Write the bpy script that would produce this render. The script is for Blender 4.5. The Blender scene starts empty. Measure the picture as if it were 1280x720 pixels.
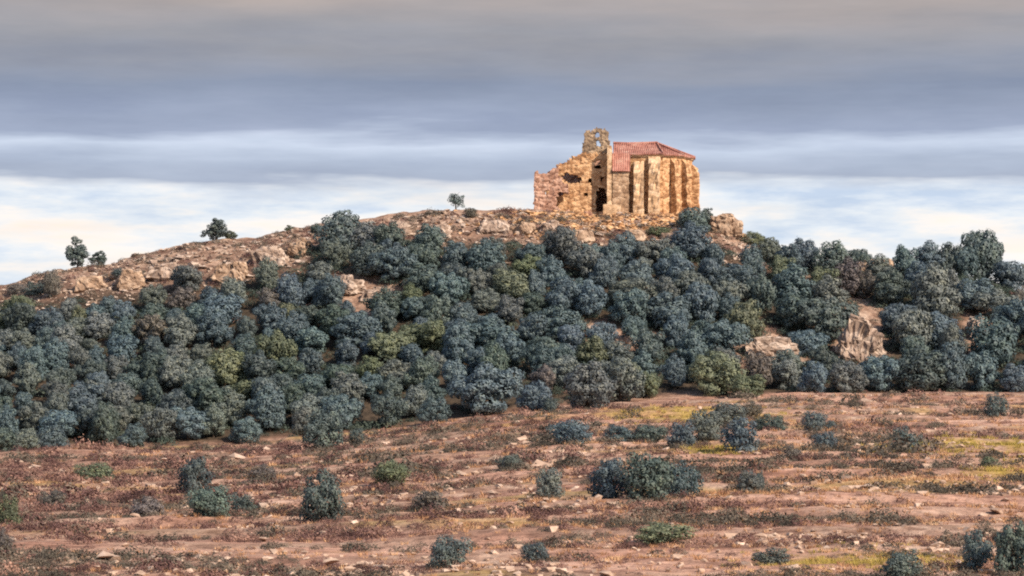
import bpy, math, random
import numpy as np
from mathutils import Vector

RNG = np.random.default_rng(11)
random.seed(11)
scene = bpy.context.scene
COL = scene.collection

# ------------------------------------------------------------------ optics
F = 3629.0          # focal length in pixels of the 1280 wide photograph (20 degree lens)
VH = 540.0          # row of the eye-level horizon

# ------------------------------------------------------------------ numpy noise
def _hash(ix, iy, seed):
    h = (ix.astype(np.int64) * 374761393 + iy.astype(np.int64) * 668265263 + seed * 974634777) & 0xffffffff
    h = ((h ^ (h >> 13)) * 1274126177) & 0xffffffff
    return ((h ^ (h >> 16)) & 0xffff) / 65535.0

def vnoise(x, y, seed=0):
    x = np.asarray(x, float); y = np.asarray(y, float)
    ix = np.floor(x); iy = np.floor(y)
    fx = x - ix; fy = y - iy
    fx = fx * fx * (3 - 2 * fx); fy = fy * fy * (3 - 2 * fy)
    a = _hash(ix, iy, seed); b = _hash(ix + 1, iy, seed)
    c = _hash(ix, iy + 1, seed); d = _hash(ix + 1, iy + 1, seed)
    return (a * (1 - fx) + b * fx) * (1 - fy) + (c * (1 - fx) + d * fx) * fy

def fbm(x, y, octv=4, seed=0, gain=0.5):
    s = 0.0; a = 1.0; t = 0.0
    for o in range(octv):
        s = s + a * vnoise(np.asarray(x) * 2 ** o + 17.3 * o, np.asarray(y) * 2 ** o - 9.1 * o, seed + o)
        t += a; a *= gain
    return s / t * 2 - 1          # -1..1

def sstep(a, b, x):
    t = np.clip((np.asarray(x, float) - a) / (b - a), 0, 1)
    return t * t * (3 - 2 * t)

# ------------------------------------------------------------------ terrain shape
RIDGE = np.array([(-2500, 560), (-600, 480), (-200, 402), (0, 358), (60, 340), (140, 330), (200, 314), (270, 303), (380, 286),
                  (420, 279), (500, 269), (560, 265), (640, 261), (680, 264), (765, 270), (850, 272), (885, 280), (915, 294),
                  (950, 308), (1000, 326), (1060, 333), (1120, 336), (1200, 345), (1280, 368), (1500, 425), (1900, 490), (4000, 560)], float)
FOOT = np.array([(-2500, 600), (-200, 580), (0, 566), (160, 562), (300, 556), (460, 540), (560, 526), (700, 508), (850, 500),
                 (1000, 494), (1280, 492), (1500, 490), (4000, 540)], float)

def ridge_row(u): return np.interp(u, RIDGE[:, 0], RIDGE[:, 1])
def foot_row(u): return np.interp(u, FOOT[:, 0], FOOT[:, 1])
def foot_y(u): return 312 + 24 * np.clip(np.asarray(u, float) / 1280, -0.3, 1.3)
def ridge_y(u): return 386 + 6 * np.exp(-((np.asarray(u, float) - 760) / 260) ** 2)

def height(x, Y, detail=True):
    x = np.asarray(x, float); Y = np.asarray(Y, float)
    Yc = np.clip(Y, 120, 480)
    u = 640 + F * x / Yc
    yf, yr = foot_y(u), ridge_y(u)
    zf = (VH - foot_row(u)) * yf / F
    zr = (VH - ridge_row(u)) * yr / F
    z0 = -6.75
    t = np.clip((Y - 120) / (yf - 120), 0, 1)
    field = z0 + (zf - z0) * t
    s = np.clip((Y - yf) / (yr - yf), 0, 1)
    s2 = s * 0.55 + 0.45 * (s * s * (3 - 2 * s))
    slope = zf + (zr - zf) * s2
    z = np.where(Y < yf, field, slope)
    back = np.clip(Y - yr, 0, None)
    drop = 0.03 * back + 0.33 * np.clip(back - 24, 0, None)
    z = np.where(Y > yr, zr - np.minimum(drop, zr + 14), z)
    n = -1.9 + (z0 + 1.9) * sstep(2, 118, Y)           # the dip in front of the photographer
    z = np.where(Y < 120, n, z)
    if detail:
        near = np.exp(-((Y - 260) / 260) ** 4)
        fld = (1 - sstep(-6, 6, Y - yf))
        hil = 1 - fld
        # terraced field: low steps following the contour
        w = (Y + 5 * fbm(x / 34, Y / 40, 3, 5)) / 10.5
        st = (np.floor(w) + sstep(0.0, 0.28, w - np.floor(w))) - w
        amp = 0.55 * (0.35 + vnoise(x / 22, Y / 12, 8))
        z = z + fld * near * st * amp * sstep(115, 150, Y)
        z = z + near * fld * 0.34 * fbm(x / 6, Y / 5, 4, 21)
        top = sstep(0.55, 0.95, s) * (1 - sstep(14, 30, back))
        flat = np.exp(-((u - 770) / 115) ** 6) * sstep(-4, 2, Y - yr)
        z = z + near * hil * (0.7 * fbm(x / 14, Y / 12, 4, 33))* (1 - flat)
        gul = np.abs(fbm(x / 4.2, Y / 11, 4, 44))
        z = z + near * top * (0.55 - 2.1 * gul) * 0.55 * (1 - flat) * (1 - sstep(900, 960, u))
    return z

def riser(x, Y):
    w = (Y + 5 * fbm(x / 34, Y / 40, 3, 5)) / 10.5
    return (1 - sstep(.22, .36, w - np.floor(w))) * np.clip(.15 + 1.6 * fbm(x / 9, np.floor(w) * 3.7, 3, 9) + .4, 0, 1)

def ledge(x, Y):
    w = (Y + 5 * fbm(x / 34, Y / 40, 3, 5)) / 10.5
    f = w - np.floor(w)
    return sstep(.30, .42, f) * (1 - sstep(.6, .85, f))

def row_at(x, Y): return VH - F * height(x, Y, False) / Y

def solve(u, v):
    """depth on the terrain seen along picture direction (u, v), nearest first"""
    u = np.atleast_1d(np.asarray(u, float)); v = np.atleast_1d(np.asarray(v, float))
    lo = np.full(u.shape, 120.0); hi = ridge_y(u)
    for _ in range(40):
        m = 0.5 * (lo + hi)
        r = row_at((u - 640) * m / F, m)
        lo = np.where(r > v, m, lo); hi = np.where(r > v, hi, m)
    return 0.5 * (lo + hi)

def ground_pt(u, v):
    Y = float(solve(u, v)[0]); x = (u - 640) * Y / F
    return Vector((x, Y, float(height(x, Y))))

def at_depth(u, Y):
    x = (u - 640) * Y / F
    return Vector((x, Y, float(height(x, Y))))

# ------------------------------------------------------------------ object helpers
def mesh_np(name, verts, faces, mat=None, nv=4):
    """mesh from an (n,3) array and an (m,nv) index array"""
    verts = np.asarray(verts, np.float32); faces = np.asarray(faces, np.int32)
    me = bpy.data.meshes.new(name)
    me.vertices.add(len(verts)); me.vertices.foreach_set('co', verts.ravel())
    me.loops.add(faces.size); me.loops.foreach_set('vertex_index', faces.ravel())
    me.polygons.add(len(faces))
    me.polygons.foreach_set('loop_start', np.arange(0, faces.size, faces.shape[1], dtype=np.int32))
    me.update(calc_edges=True); me.validate()
    if mat: me.materials.append(mat)
    return me

def mesh_list(name, verts, faces, mat=None):
    me = bpy.data.meshes.new(name)
    me.from_pydata([tuple(v) for v in verts], [], [tuple(f) for f in faces]); me.update()
    if mat: me.materials.append(mat)
    return me

def obj(name, me, parent=None, loc=None):
    o = bpy.data.objects.new(name, me); COL.objects.link(o)
    if parent: o.parent = parent
    if loc is not None: o.location = loc
    return o

def tag(o, label=None, cat=None, group=None, kind=None):
    if label: o['label'] = label
    if cat: o['category'] = cat
    if group: o['group'] = group
    if kind: o['kind'] = kind
    return o

def copy_tree(root):
    c = root.copy(); COL.objects.link(c)
    for ch in root.children:
        d = ch.copy(); COL.objects.link(d); d.parent = c
    return c

def smooth(me, on=True):
    me.polygons.foreach_set('use_smooth', np.full(len(me.polygons), on, dtype=bool))

# ------------------------------------------------------------------ materials
def nodes(name):
    m = bpy.data.materials.new(name); m.use_nodes = True
    nt = m.node_tree
    b = nt.nodes['Principled BSDF']
    return m, nt, b

def N(nt, kind, **kw):
    n = nt.nodes.new(kind)
    for k, v in kw.items():
        if k in n.inputs: n.inputs[k].default_value = v
        else: setattr(n, k, v)
    return n

def ramp(nt, fac, stops):
    r = nt.nodes.new('ShaderNodeValToRGB')
    while len(r.color_ramp.elements) < len(stops): r.color_ramp.elements.new(0.5)
    for e, (p, c) in zip(r.color_ramp.elements, stops):
        e.position = p; e.color = (*c, 1)
    nt.links.new(fac, r.inputs[0])
    return r.outputs[0]

def mixc(nt, fac, a, b, mode='MIX'):
    m = nt.nodes.new('ShaderNodeMix'); m.data_type = 'RGBA'; m.blend_type = mode
    for s, val in ((m.inputs[0], fac), (m.inputs[6], a), (m.inputs[7], b)):
        if isinstance(val, (int, float)): s.default_value = val
        elif isinstance(val, tuple): s.default_value = (*val, 1)
        else: nt.links.new(val, s)
    return m.outputs[2]

def noise_out(nt, scale, detail=4, rough=0.6, vec=None, out='Fac'):
    n = N(nt, 'ShaderNodeTexNoise'); n.inputs['Scale'].default_value = scale
    n.inputs['Detail'].default_value = detail; n.inputs['Roughness'].default_value = rough
    if vec is not None: nt.links.new(vec, n.inputs['Vector'])
    return n.outputs[out]

def coord(nt, kind='Object'):
    return nt.nodes.new('ShaderNodeTexCoord').outputs[kind]

def geo_pos(nt):
    return nt.nodes.new('ShaderNodeNewGeometry').outputs['Position']

def scaled(nt, vec, s):
    m = nt.nodes.new('ShaderNodeMapping'); m.inputs['Scale'].default_value = s
    nt.links.new(vec, m.inputs['Vector']); return m.outputs[0]

def bump(nt, b, fac, strength, dist):
    n = nt.nodes.new('ShaderNodeBump'); n.inputs['Strength'].default_value = strength
    n.inputs['Distance'].default_value = dist
    nt.links.new(fac, n.inputs['Height']); nt.links.new(n.outputs[0], b.inputs['Normal'])

def stone_material(name, dark, mid, light, course=0.42, rough=0.9):
    m, nt, b = nodes(name)
    p = coord(nt)
    br = nt.nodes.new('ShaderNodeTexVoronoi'); br.inputs['Scale'].default_value = 1 / course
    nt.links.new(scaled(nt, p, (0.75, 0.75, 1.35)), br.inputs['Vector'])
    n1 = noise_out(nt, 0.55, 5, 0.65, p)
    n2 = noise_out(nt, 3.2, 4, 0.7, p)
    sep = nt.nodes.new('ShaderNodeSeparateColor'); nt.links.new(br.outputs['Color'], sep.inputs[0])
    f = N(nt, 'ShaderNodeMath', operation='MULTIPLY_ADD'); nt.links.new(sep.outputs[0], f.inputs[0]); f.inputs[1].default_value = 0.42
    nt.links.new(n1, f.inputs[2])
    f2 = N(nt, 'ShaderNodeMath', operation='MULTIPLY_ADD'); nt.links.new(n2, f2.inputs[0]); f2.inputs[1].default_value = 0.3
    nt.links.new(f.outputs[0], f2.inputs[2])
    c = ramp(nt, f2.outputs[0], [(0.45, dark), (0.80, mid), (1.15, light)])
    nt.links.new(c, b.inputs['Base Color'])
    b.inputs['Roughness'].default_value = rough; b.inputs['Specular IOR Level'].default_value = 0.15
    ed = N(nt, 'ShaderNodeMath', operation='SUBTRACT'); nt.links.new(n2, ed.inputs[0]); nt.links.new(br.outputs['Distance'], ed.inputs[1])
    bump(nt, b, ed.outputs[0], 0.7, 0.12)
    return m

M = {}
M['masonry'] = stone_material('weathered ochre masonry', (0.15, 0.075, 0.042), (0.42, 0.245, 0.13), (0.62, 0.42, 0.25))
M['masonry_pink'] = stone_material('pinkish rubble masonry', (0.16, 0.085, 0.062), (0.36, 0.21, 0.155), (0.54, 0.36, 0.28))
M['ashlar'] = stone_material('pale dressed stone', (0.25, 0.165, 0.10), (0.52, 0.36, 0.225), (0.68, 0.52, 0.36), 0.6)
M['belfry'] = stone_material('grey lichened stone', (0.075, 0.06, 0.05), (0.22, 0.165, 0.12), (0.40, 0.31, 0.22))
M['bay'] = stone_material('grey brown bay masonry', (0.15, 0.095, 0.065), (0.34, 0.23, 0.15), (0.50, 0.37, 0.26))
M['rock'] = stone_material('pale limestone rock', (0.10, 0.074, 0.062), (0.29, 0.22, 0.18), (0.48, 0.395, 0.335), 1.1)
M['rock_warm'] = stone_material('ochre rock', (0.10, 0.066, 0.048), (0.31, 0.22, 0.16), (0.50, 0.39, 0.30), 1.0)
M['rock_pink'] = stone_material('pink weathered rock', (0.10, 0.074, 0.062), (0.32, 0.245, 0.20), (0.51, 0.425, 0.365), 0.9)

def tile_material():
    m, nt, b = nodes('old red roof tiles')
    p = coord(nt)
    w = nt.nodes.new('ShaderNodeTexWave'); w.wave_type = 'BANDS'; w.bands_direction = 'X'
    w.inputs['Scale'].default_value = 1.1; w.inputs['Distortion'].default_value = 0.6; w.inputs['Detail'].default_value = 1
    nt.links.new(p, w.inputs['Vector'])
    n1 = noise_out(nt, 0.8, 5, 0.7, p); n2 = noise_out(nt, 6, 3, 0.7, p)
    f = N(nt, 'ShaderNodeMath', operation='MULTIPLY_ADD'); nt.links.new(n2, f.inputs[0]); f.inputs[1].default_value = 0.45; nt.links.new(n1, f.inputs[2])
    c = ramp(nt, f.outputs[0], [(0.50, (0.13, 0.075, 0.06)), (0.66, (0.33, 0.145, 0.115)), (0.80, (0.46, 0.24, 0.195)), (0.95, (0.50, 0.37, 0.30))])
    nt.links.new(c, b.inputs['Base Color']); b.inputs['Roughness'].default_value = 0.85
    b.inputs['Specular IOR Level'].default_value = 0.2
    bump(nt, b, w.outputs['Fac'], 0.4, 0.06)
    return m
M['tiles'] = tile_material()

def leaf_material(name, base, trans=0.18):
    """foliage; the Object colour tints each crown"""
    m, nt, b = nodes(name)
    oi = nt.nodes.new('ShaderNodeObjectInfo')
    p = coord(nt)
    n1 = noise_out(nt, 1.3, 3, 0.6, p); n2 = noise_out(nt, 7.0, 2, 0.6, p)
    f = N(nt, 'ShaderNodeMath', operation='MULTIPLY_ADD'); nt.links.new(n2, f.inputs[0]); f.inputs[1].default_value = 0.6; nt.links.new(n1, f.inputs[2])
    var = ramp(nt, f.outputs[0], [(0.5, (0.55, 0.6, 0.62)), (0.8, (1, 1, 1)), (1.05, (1.75, 1.6, 1.3))])
    c = mixc(nt, 1.0, base, oi.outputs['Color'], 'MULTIPLY')
    c = mixc(nt, 1.0, c, var, 'MULTIPLY')
    nt.links.new(c, b.inputs['Base Color'])
    b.inputs['Roughness'].default_value = 0.62; b.inputs['Specular IOR Level'].default_value = 0.45
    tr = nt.nodes.new('ShaderNodeBsdfTranslucent'); nt.links.new(c, tr.inputs['Color'])
    mx = nt.nodes.new('ShaderNodeMixShader'); mx.inputs[0].default_value = trans
    nt.links.new(b.outputs[0], mx.inputs[1]); nt.links.new(tr.outputs[0], mx.inputs[2])
    nt.links.new(mx.outputs[0], nt.nodes['Material Output'].inputs['Surface'])
    return m
M['leaf'] = leaf_material('holm oak foliage', (0.265, 0.265, 0.275))

def plain(name, stops, scale=3.0, rough=0.9, spec=0.1, pos=True):
    m, nt, b = nodes(name)
    p = geo_pos(nt) if pos else coord(nt)
    n1 = noise_out(nt, scale, 4, 0.65, p)
    nt.links.new(ramp(nt, n1, stops), b.inputs['Base Color'])
    b.inputs['Roughness'].default_value = rough; b.inputs['Specular IOR Level'].default_value = spec
    return m
M['bark'] = plain('grey oak bark', [(0.3, (0.05, 0.04, 0.032)), (0.7, (0.14, 0.11, 0.09))], 4, pos=False)
M['dry'] = plain('dry straw grass', [(0.32, (0.26, 0.14, 0.08)), (0.5, (0.48, 0.29, 0.17)), (0.68, (0.64, 0.45, 0.28))], 0.45)
M['heath'] = plain('brown purple heath', [(0.36, (0.05, 0.032, 0.034)), (0.5, (0.16, 0.094, 0.088)), (0.66, (0.44, 0.28, 0.22))], 0.4)
M['sage'] = plain('grey green dwarf scrub', [(0.3, (0.034, 0.036, 0.034)), (0.5, (0.10, 0.092, 0.078)), (0.7, (0.25, 0.205, 0.165))], 0.4)
M['maquis'] = plain('dark maquis scrub', [(0.3, (0.028, 0.045, 0.042)), (0.5, (0.06, 0.085, 0.075)), (0.7, (0.12, 0.14, 0.105))], 0.4)
M['yellow'] = plain('yellow green grass', [(0.32, (0.20, 0.16, 0.05)), (0.5, (0.38, 0.31, 0.09)), (0.68, (0.54, 0.42, 0.18))], 0.5)
M['stone'] = plain('scattered pale stones', [(0.3, (0.26, 0.18, 0.14)), (0.5, (0.45, 0.34, 0.27)), (0.7, (0.62, 0.50, 0.42))], 0.9)

def ground_material():
    m, nt, b = nodes('stony hillside earth')
    p = geo_pos(nt)
    at = nt.nodes.new('ShaderNodeAttribute'); at.attribute_name = 'cover'
    sep = nt.nodes.new('ShaderNodeSeparateColor'); nt.links.new(at.outputs['Color'], sep.inputs[0])
    st = scaled(nt, p, (0.09, 0.42, 0.42))
    n1 = noise_out(nt, 1.0, 6, 0.68, st)
    n2 = noise_out(nt, 1.4, 5, 0.7, p)
    n3 = noise_out(nt, 0.5, 6, 0.7, p)
    soil = ramp(nt, n1, [(0.30, (0.17, 0.095, 0.072)), (0.46, (0.36, 0.21, 0.16)), (0.58, (0.53, 0.345, 0.265)), (0.72, (0.68, 0.505, 0.41))])
    spec = ramp(nt, n2, [(0.36, (0.45, 0.42, 0.42)), (0.52, (1, 1, 1)), (0.7, (1.3, 1.25, 1.2))])
    soil = mixc(nt, 0.8, soil, spec, 'MULTIPLY')
    rock = ramp(nt, n3, [(0.34, (0.13, 0.08, 0.06)), (0.48, (0.31, 0.21, 0.16)), (0.6, (0.45, 0.34, 0.27)), (0.74, (0.58, 0.48, 0.40))])
    rock = mixc(nt, 0.6, rock, spec, 'MULTIPLY')
    grass = ramp(nt, n2, [(0.35, (0.24, 0.17, 0.035)), (0.55, (0.44, 0.33, 0.06)), (0.75, (0.52, 0.42, 0.12))])
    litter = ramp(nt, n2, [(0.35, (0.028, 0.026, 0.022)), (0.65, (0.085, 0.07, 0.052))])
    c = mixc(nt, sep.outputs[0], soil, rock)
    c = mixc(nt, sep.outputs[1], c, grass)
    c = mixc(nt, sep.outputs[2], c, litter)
    nt.links.new(c, b.inputs['Base Color'])
    b.inputs['Roughness'].default_value = 0.95; b.inputs['Specular IOR Level'].default_value = 0.08
    bump(nt, b, n2, 0.8, 0.25)
    return m
M['ground'] = ground_material()

# ------------------------------------------------------------------ the ground: one sheet, fan shaped so that it is fine where it is near the view
def build_ground():
    s_in = np.arange(-60, 1341, 4.0)
    out = np.cumsum(np.geomspace(6, 700, 26))
    us = np.concatenate([(-60 - out)[::-1], s_in, 1340 + out])
    s = (us - 640) / F
    Ys = np.concatenate([np.linspace(-400, 100, 26), np.arange(104, 124, 2.0), np.arange(124, 306, 0.55), np.arange(306, 425, 0.45),
                         np.arange(426, 500, 4.0), np.geomspace(505, 9000, 24)])
    S, YY = np.meshgrid(s, Ys)
    W = np.where(YY > 120, YY, 120 + 0 * YY)
    X = S * W
    Z = height(X, YY)
    nr, nc = X.shape
    V = np.stack([X, YY, Z], -1).reshape(-1, 3)
    idx = np.arange(nr * nc).reshape(nr, nc)
    Fc = np.stack([idx[:-1, :-1], idx[:-1, 1:], idx[1:, 1:], idx[1:, :-1]], -1).reshape(-1, 4)
    me = mesh_np('hill', V, Fc, M['ground']); smooth(me)
    x, Y = V[:, 0], V[:, 1]
    Yc = np.clip(Y, 120, 480)
    u = 640 + F * x / Yc
    v = VH - F * height(x, Yc, False) / Yc
    yf, yr = foot_y(u), ridge_y(u)
    n = fbm(x / 9, Y / 9, 4, 71); n2 = fbm(x / 3, Y / 3, 3, 75)
    sl = (Y - yf) / (yr - yf)
    topband = sstep(0.70, 0.90, sl + 0.12 * n)
    hill = sstep(-0.04, 0.06, sl + 0.03 * n)
    def blob(uc, vc, ru, rv): return np.clip(1.5 - ((u - uc) / ru) ** 2 - ((v - vc) / rv) ** 2 + 0.5 * n, 0, 1)
    bare = np.maximum.reduce([blob(457, 364, 48, 34), blob(965, 440, 48, 26), blob(1075, 415, 40, 52), blob(1225, 415, 26, 40), blob(755, 425, 66, 18), blob(1090, 340, 34, 12)])
    rockm = np.clip(np.maximum(topband, bare) + 0.0, 0, 1)
    fieldrock = np.maximum(sstep(0.15, 0.45, fbm(x / 16, Y / 7, 4, 91)) * 0.75, riser(x, Y) * .8) * (1 - hill)
    rockm = np.maximum(rockm, fieldrock)
    yel = np.maximum.reduce([blob(1220, 560, 120, 9), blob(1270, 592, 60, 9), blob(860, 520, 110, 8), blob(1080, 703, 130, 8), blob(900, 565, 40, 7)])
    yel = np.maximum(.8 * yel * np.clip(0.6 + 1.3 * n2, 0, 1), 0.35 * sstep(0.25, 0.5, fbm(x / 12, Y / 5, 3, 97)) * (1 - hill))
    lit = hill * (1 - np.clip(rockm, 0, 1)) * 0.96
    heat = sstep(0.0, 0.45, fbm(x / 15, Y / 6, 4, 111) - 0.0006 * (u - 640)) * (1 - hill) * 0.3
    lit = np.maximum(lit, heat)
    ca = me.color_attributes.new('cover', 'FLOAT_COLOR', 'POINT')
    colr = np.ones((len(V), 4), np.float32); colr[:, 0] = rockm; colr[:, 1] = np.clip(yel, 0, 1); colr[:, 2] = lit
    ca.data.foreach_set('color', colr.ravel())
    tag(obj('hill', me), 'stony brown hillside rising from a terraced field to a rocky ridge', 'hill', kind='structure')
build_ground()

# ------------------------------------------------------------------ foliage prototypes
def unit(n, rng):
    d = rng.normal(size=(n, 3)); return d / np.linalg.norm(d, axis=1, keepdims=True)

def leaf_quads(pos, nrm, size, rng):
    n = len(pos)
    a = np.cross(nrm, unit(n, rng)); a /= np.linalg.norm(a, axis=1, keepdims=True) + 1e-9
    b = np.cross(nrm, a)
    a = a * size[:, None]; b = b * (size * rng.uniform(0.5, 0.8, n))[:, None]
    V = np.stack([pos - a, pos - b * 0.9, pos + a, pos + b], 1).reshape(-1, 3)
    Fc = np.arange(4 * n).reshape(n, 4)
    return V, Fc

def crown_mesh(name, seed, R=3.0, H=4.6, base=1.0, nclump=26, nleaf=5200, leaf=0.15, ragged=0.25, spread=1.0, low=-0.92, crange=(.17, .31)):
    """crown of many leaf faces spread through overlapping clumps; R radius, H top, base underside"""
    rng = np.random.default_rng(seed)
    cen = []; rad = []
    hz = (H - base) / 2; zc = base + hz
    lobes = [(np.array([0, 0, zc]), np.array([R * .72, R * .72, hz * .95]))]
    for _ in range(rng.integers(2, 5)):
        an = rng.uniform(0, 6.28); q = rng.uniform(.45, .72)
        lr = R * rng.uniform(.34, .52)
        lobes.append((np.array([math.cos(an) * R * q, math.sin(an) * R * q, zc + hz * rng.uniform(-.5, .35)]), np.array([lr, lr, lr * rng.uniform(.8, 1.2)])))
    lw = np.array([l[1][0] ** 2 for l in lobes]); lw /= lw.sum()
    k = 0
    while len(cen) < nclump and k < 6000:
        k += 1
        d = unit(1, rng)[0]
        if d[2] < low: continue
        lc, lr = lobes[rng.choice(len(lobes), p=lw)]
        c = lc + d * lr * rng.uniform(.70, .95) * (1 + ragged * .5 * rng.normal())
        r = R * rng.uniform(*crange)
        if any(np.linalg.norm(c - e) < 0.60 * spread * (r + t) for e, t in zip(cen, rad)): continue
        cen.append(c); rad.append(r)
    for lc, lr in lobes:                     # darker leafy heart of each bough
        for _ in range(3):
            cen.append(lc + unit(1, rng)[0] * lr * .35); rad.append(lr[0] * .45)
    cen = np.array(cen); rad = np.array(rad)
    w = rad ** 2; w /= w.sum()
    P = []; Nn = []
    for c, r, wi in zip(cen, rad, w):
        n = int(nleaf * wi)
        d = unit(n, rng)
        rr = r * np.clip(rng.normal(0.95, 0.09, n), 0.3, 1.3)
        lob = 1 + 0.16 * np.sin(d[:, 0] * 5 + c[0] * 3) * np.cos(d[:, 1] * 6 + c[1]) + 0.1 * np.sin(d[:, 2] * 9 + c[2])
        p = c + d * (rr * lob)[:, None] * np.array([1, 1, 0.86])
        P.append(p); Nn.append(d)
    P = np.concatenate(P); Nn = np.concatenate(Nn)
    D = np.linalg.norm(P[:, None, :] - cen[None], axis=2) / rad[None]
    deep = (D < 0.72).sum(1) > 0
    keep = ~deep | (rng.random(len(P)) < 0.12)
    P, Nn = P[keep], Nn[keep]
    keep = P[:, 2] > max(base * .5, .0)
    P, Nn = P[keep], Nn[keep]
    cd = P - np.array([0, 0, base + .25 * (H - base)]); cd /= np.linalg.norm(cd, axis=1, keepdims=True)
    nr = .85 * Nn + .35 * cd + 0.33 * unit(len(P), rng); nr /= np.linalg.norm(nr, axis=1, keepdims=True)
    V, Fc = leaf_quads(P, nr, leaf * rng.uniform(0.6, 1.35, len(P)), rng)
    return mesh_np(name, V, Fc, M['leaf'])

def tube(path, radii, seg=7):
    V = []; Fc = []
    path = [Vector(p) for p in path]
    for i, p in enumerate(path):
        t = (path[min(i + 1, len(path) - 1)] - path[max(i - 1, 0)]).normalized()
        a = t.cross(Vector((0.3, 1, 0.1))).normalized(); b = t.cross(a)
        for k in range(seg):
            an = 2 * math.pi * k / seg
            V.append(p + (a * math.cos(an) + b * math.sin(an)) * radii[i])
    for i in range(len(path) - 1):
        for k in range(seg):
            k2 = (k + 1) % seg
            Fc.append((i * seg + k, i * seg + k2, (i + 1) * seg + k2, (i + 1) * seg + k))
    Fc.append(tuple(range(seg - 1, -1, -1))); Fc.append(tuple((len(path) - 1) * seg + k for k in range(seg)))
    return V, Fc

def trunk_mesh(name, seed, h=2.6, r=0.22, limbs=6, reach=1.9, lean=0.2):
    rng = random.Random(seed)
    V, Fc = [], []
    def add(path, rad, seg=7):
        v, f = tube(path, rad, seg); o = len(V)
        V.extend(v); Fc.extend([tuple(i + o for i in q) for q in f])
    lx, ly = rng.uniform(-lean, lean), rng.uniform(-lean, lean)
    add([(0, 0, -0.5), (0, 0, 0.05), (lx * .3, ly * .3, h * .35), (lx * .8, ly * .8, h * .7), (lx, ly, h)],
        [r * 1.5, r * 1.15, r * .85, r * .7, r * .45])
    for k in range(limbs):
        an = 2 * math.pi * (k + rng.random() * .6) / limbs
        z0 = h * rng.uniform(.4, .9); L = reach * rng.uniform(.7, 1.1); up = rng.uniform(.5, 1.3)
        p0 = Vector((lx * z0 / h, ly * z0 / h, z0)); d = Vector((math.cos(an), math.sin(an), up)).normalized()
        p1 = p0 + d * L * .5 + Vector((0, 0, .1)); p2 = p0 + d * L + Vector((rng.uniform(-.2, .2), rng.uniform(-.2, .2), .2))
        add([p0, p1, p2], [r * .42, r * .28, r * .1], 5)
    return mesh_list(name, V, Fc, M['bark'])

TREE = []   # (crown mesh, trunk mesh)
for i in range(9):
    rr = random.Random(100 + i)
    TREE.append((crown_mesh('oak_crown', 200 + i, R=3.0, H=rr.uniform(4.6, 5.5), base=rr.uniform(-.3, .15), nclump=rr.randint(44, 60),
                            nleaf=9500, leaf=0.16, ragged=rr.uniform(.16, .3)),
                 trunk_mesh('oak_trunk', 300 + i)))
BUSH = []
for i in range(6):
    rr = random.Random(150 + i)
    BUSH.append((crown_mesh('bush_crown', 260 + i, R=1.5, H=rr.uniform(2.0, 2.5), base=-.15, nclump=rr.randint(34, 46), nleaf=6500, leaf=0.075, ragged=.26),
                 trunk_mesh('bush_stem', 360 + i, h=1.0, r=.08, limbs=6, reach=1.0)))
PINE = []
for i in range(3):
    PINE.append((crown_mesh('skyline_crown', 290 + i, R=1.7, H=4.6, base=-.25, nclump=34, nleaf=6000, leaf=.11, ragged=.2),
                 trunk_mesh('skyline_trunk', 390 + i, h=2.6, r=.15, reach=1.2)))
SPARSE = (crown_mesh('sparse_crown', 299, R=1.6, H=3.0, base=.5, nclump=22, nleaf=2300, leaf=.10, ragged=.5, spread=1.1, low=-.7),
          trunk_mesh('sparse_trunk', 399, h=2.2, r=.12, limbs=7, reach=1.3, lean=.4))

TINT = {'blue-green': (0.35, 0.54, 0.64), 'grey-green': (0.48, 0.60, 0.59), 'olive': (0.48, 0.60, 0.41), 'dark green': (0.32, 0.47, 0.47), 'brownish': (0.50, 0.49, 0.46)}

PLACED = []   # feet of the field bushes: scrub gathers round them
def plant(kind_meshes, u, v, p, w_m, h_m, tint, rng, name, label, cat, group, part_names, base_w, base_h, place=True):
    """one plant: an Empty at its foot carrying trunk and crown"""
    cm, tm = kind_meshes
    root = bpy.data.objects.new(name, None); COL.objects.link(root)
    root.empty_display_size = .5
    root.location = p
    root.rotation_euler = (0, 0, rng.uniform(0, 6.28))
    s = w_m / base_w; root.scale = (s * rng.uniform(.95, 1.15), s * rng.uniform(.85, 1.1), h_m / base_h)
    t = obj(part_names[0], tm, root); c = obj(part_names[1], cm, root)
    j = rng.uniform(.82, 1.22)
    tc = TINT[tint]
    c.color = (tc[0] * j, tc[1] * j * rng.uniform(.95, 1.05), tc[2] * j * rng.uniform(.93, 1.07), 1)
    tag(root, label, cat, group)
    return root

# ------------------------------------------------------------------ the wood on the slope
LAND = [('the bare pink clearing', 455, 355), ('the pale cliff', 1075, 400), ('the pinkish outcrop', 962, 428), ('the reddish gully', 750, 412),
        ('the foremost bulging oak', 608, 485), ('the lone round bush', 400, 545), ('the rocky shoulder', 340, 325),
        ('the ruined church', 765, 268), ('the first skyline tree', 97, 315), ('the second skyline tree', 270, 292), ('the ochre boulder', 905, 282),
        ('the far right rock', 1222, 405), ('the big skyline oak', 1230, 312), ('the flat-topped skyline oak', 1076, 300)]

def tree_top_row(u):
    """highest row where a tree of the wood has its foot"""
    return np.interp(u, [-60, 0, 60, 150, 240, 300, 390, 420, 500, 540, 570, 640, 720, 800, 860, 930, 1000, 1280, 1340],
                     [386, 396, 398, 396, 384, 372, 342, 316, 314, 318, 326, 322, 332, 326, 322, 318, 326, 350, 380])

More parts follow.
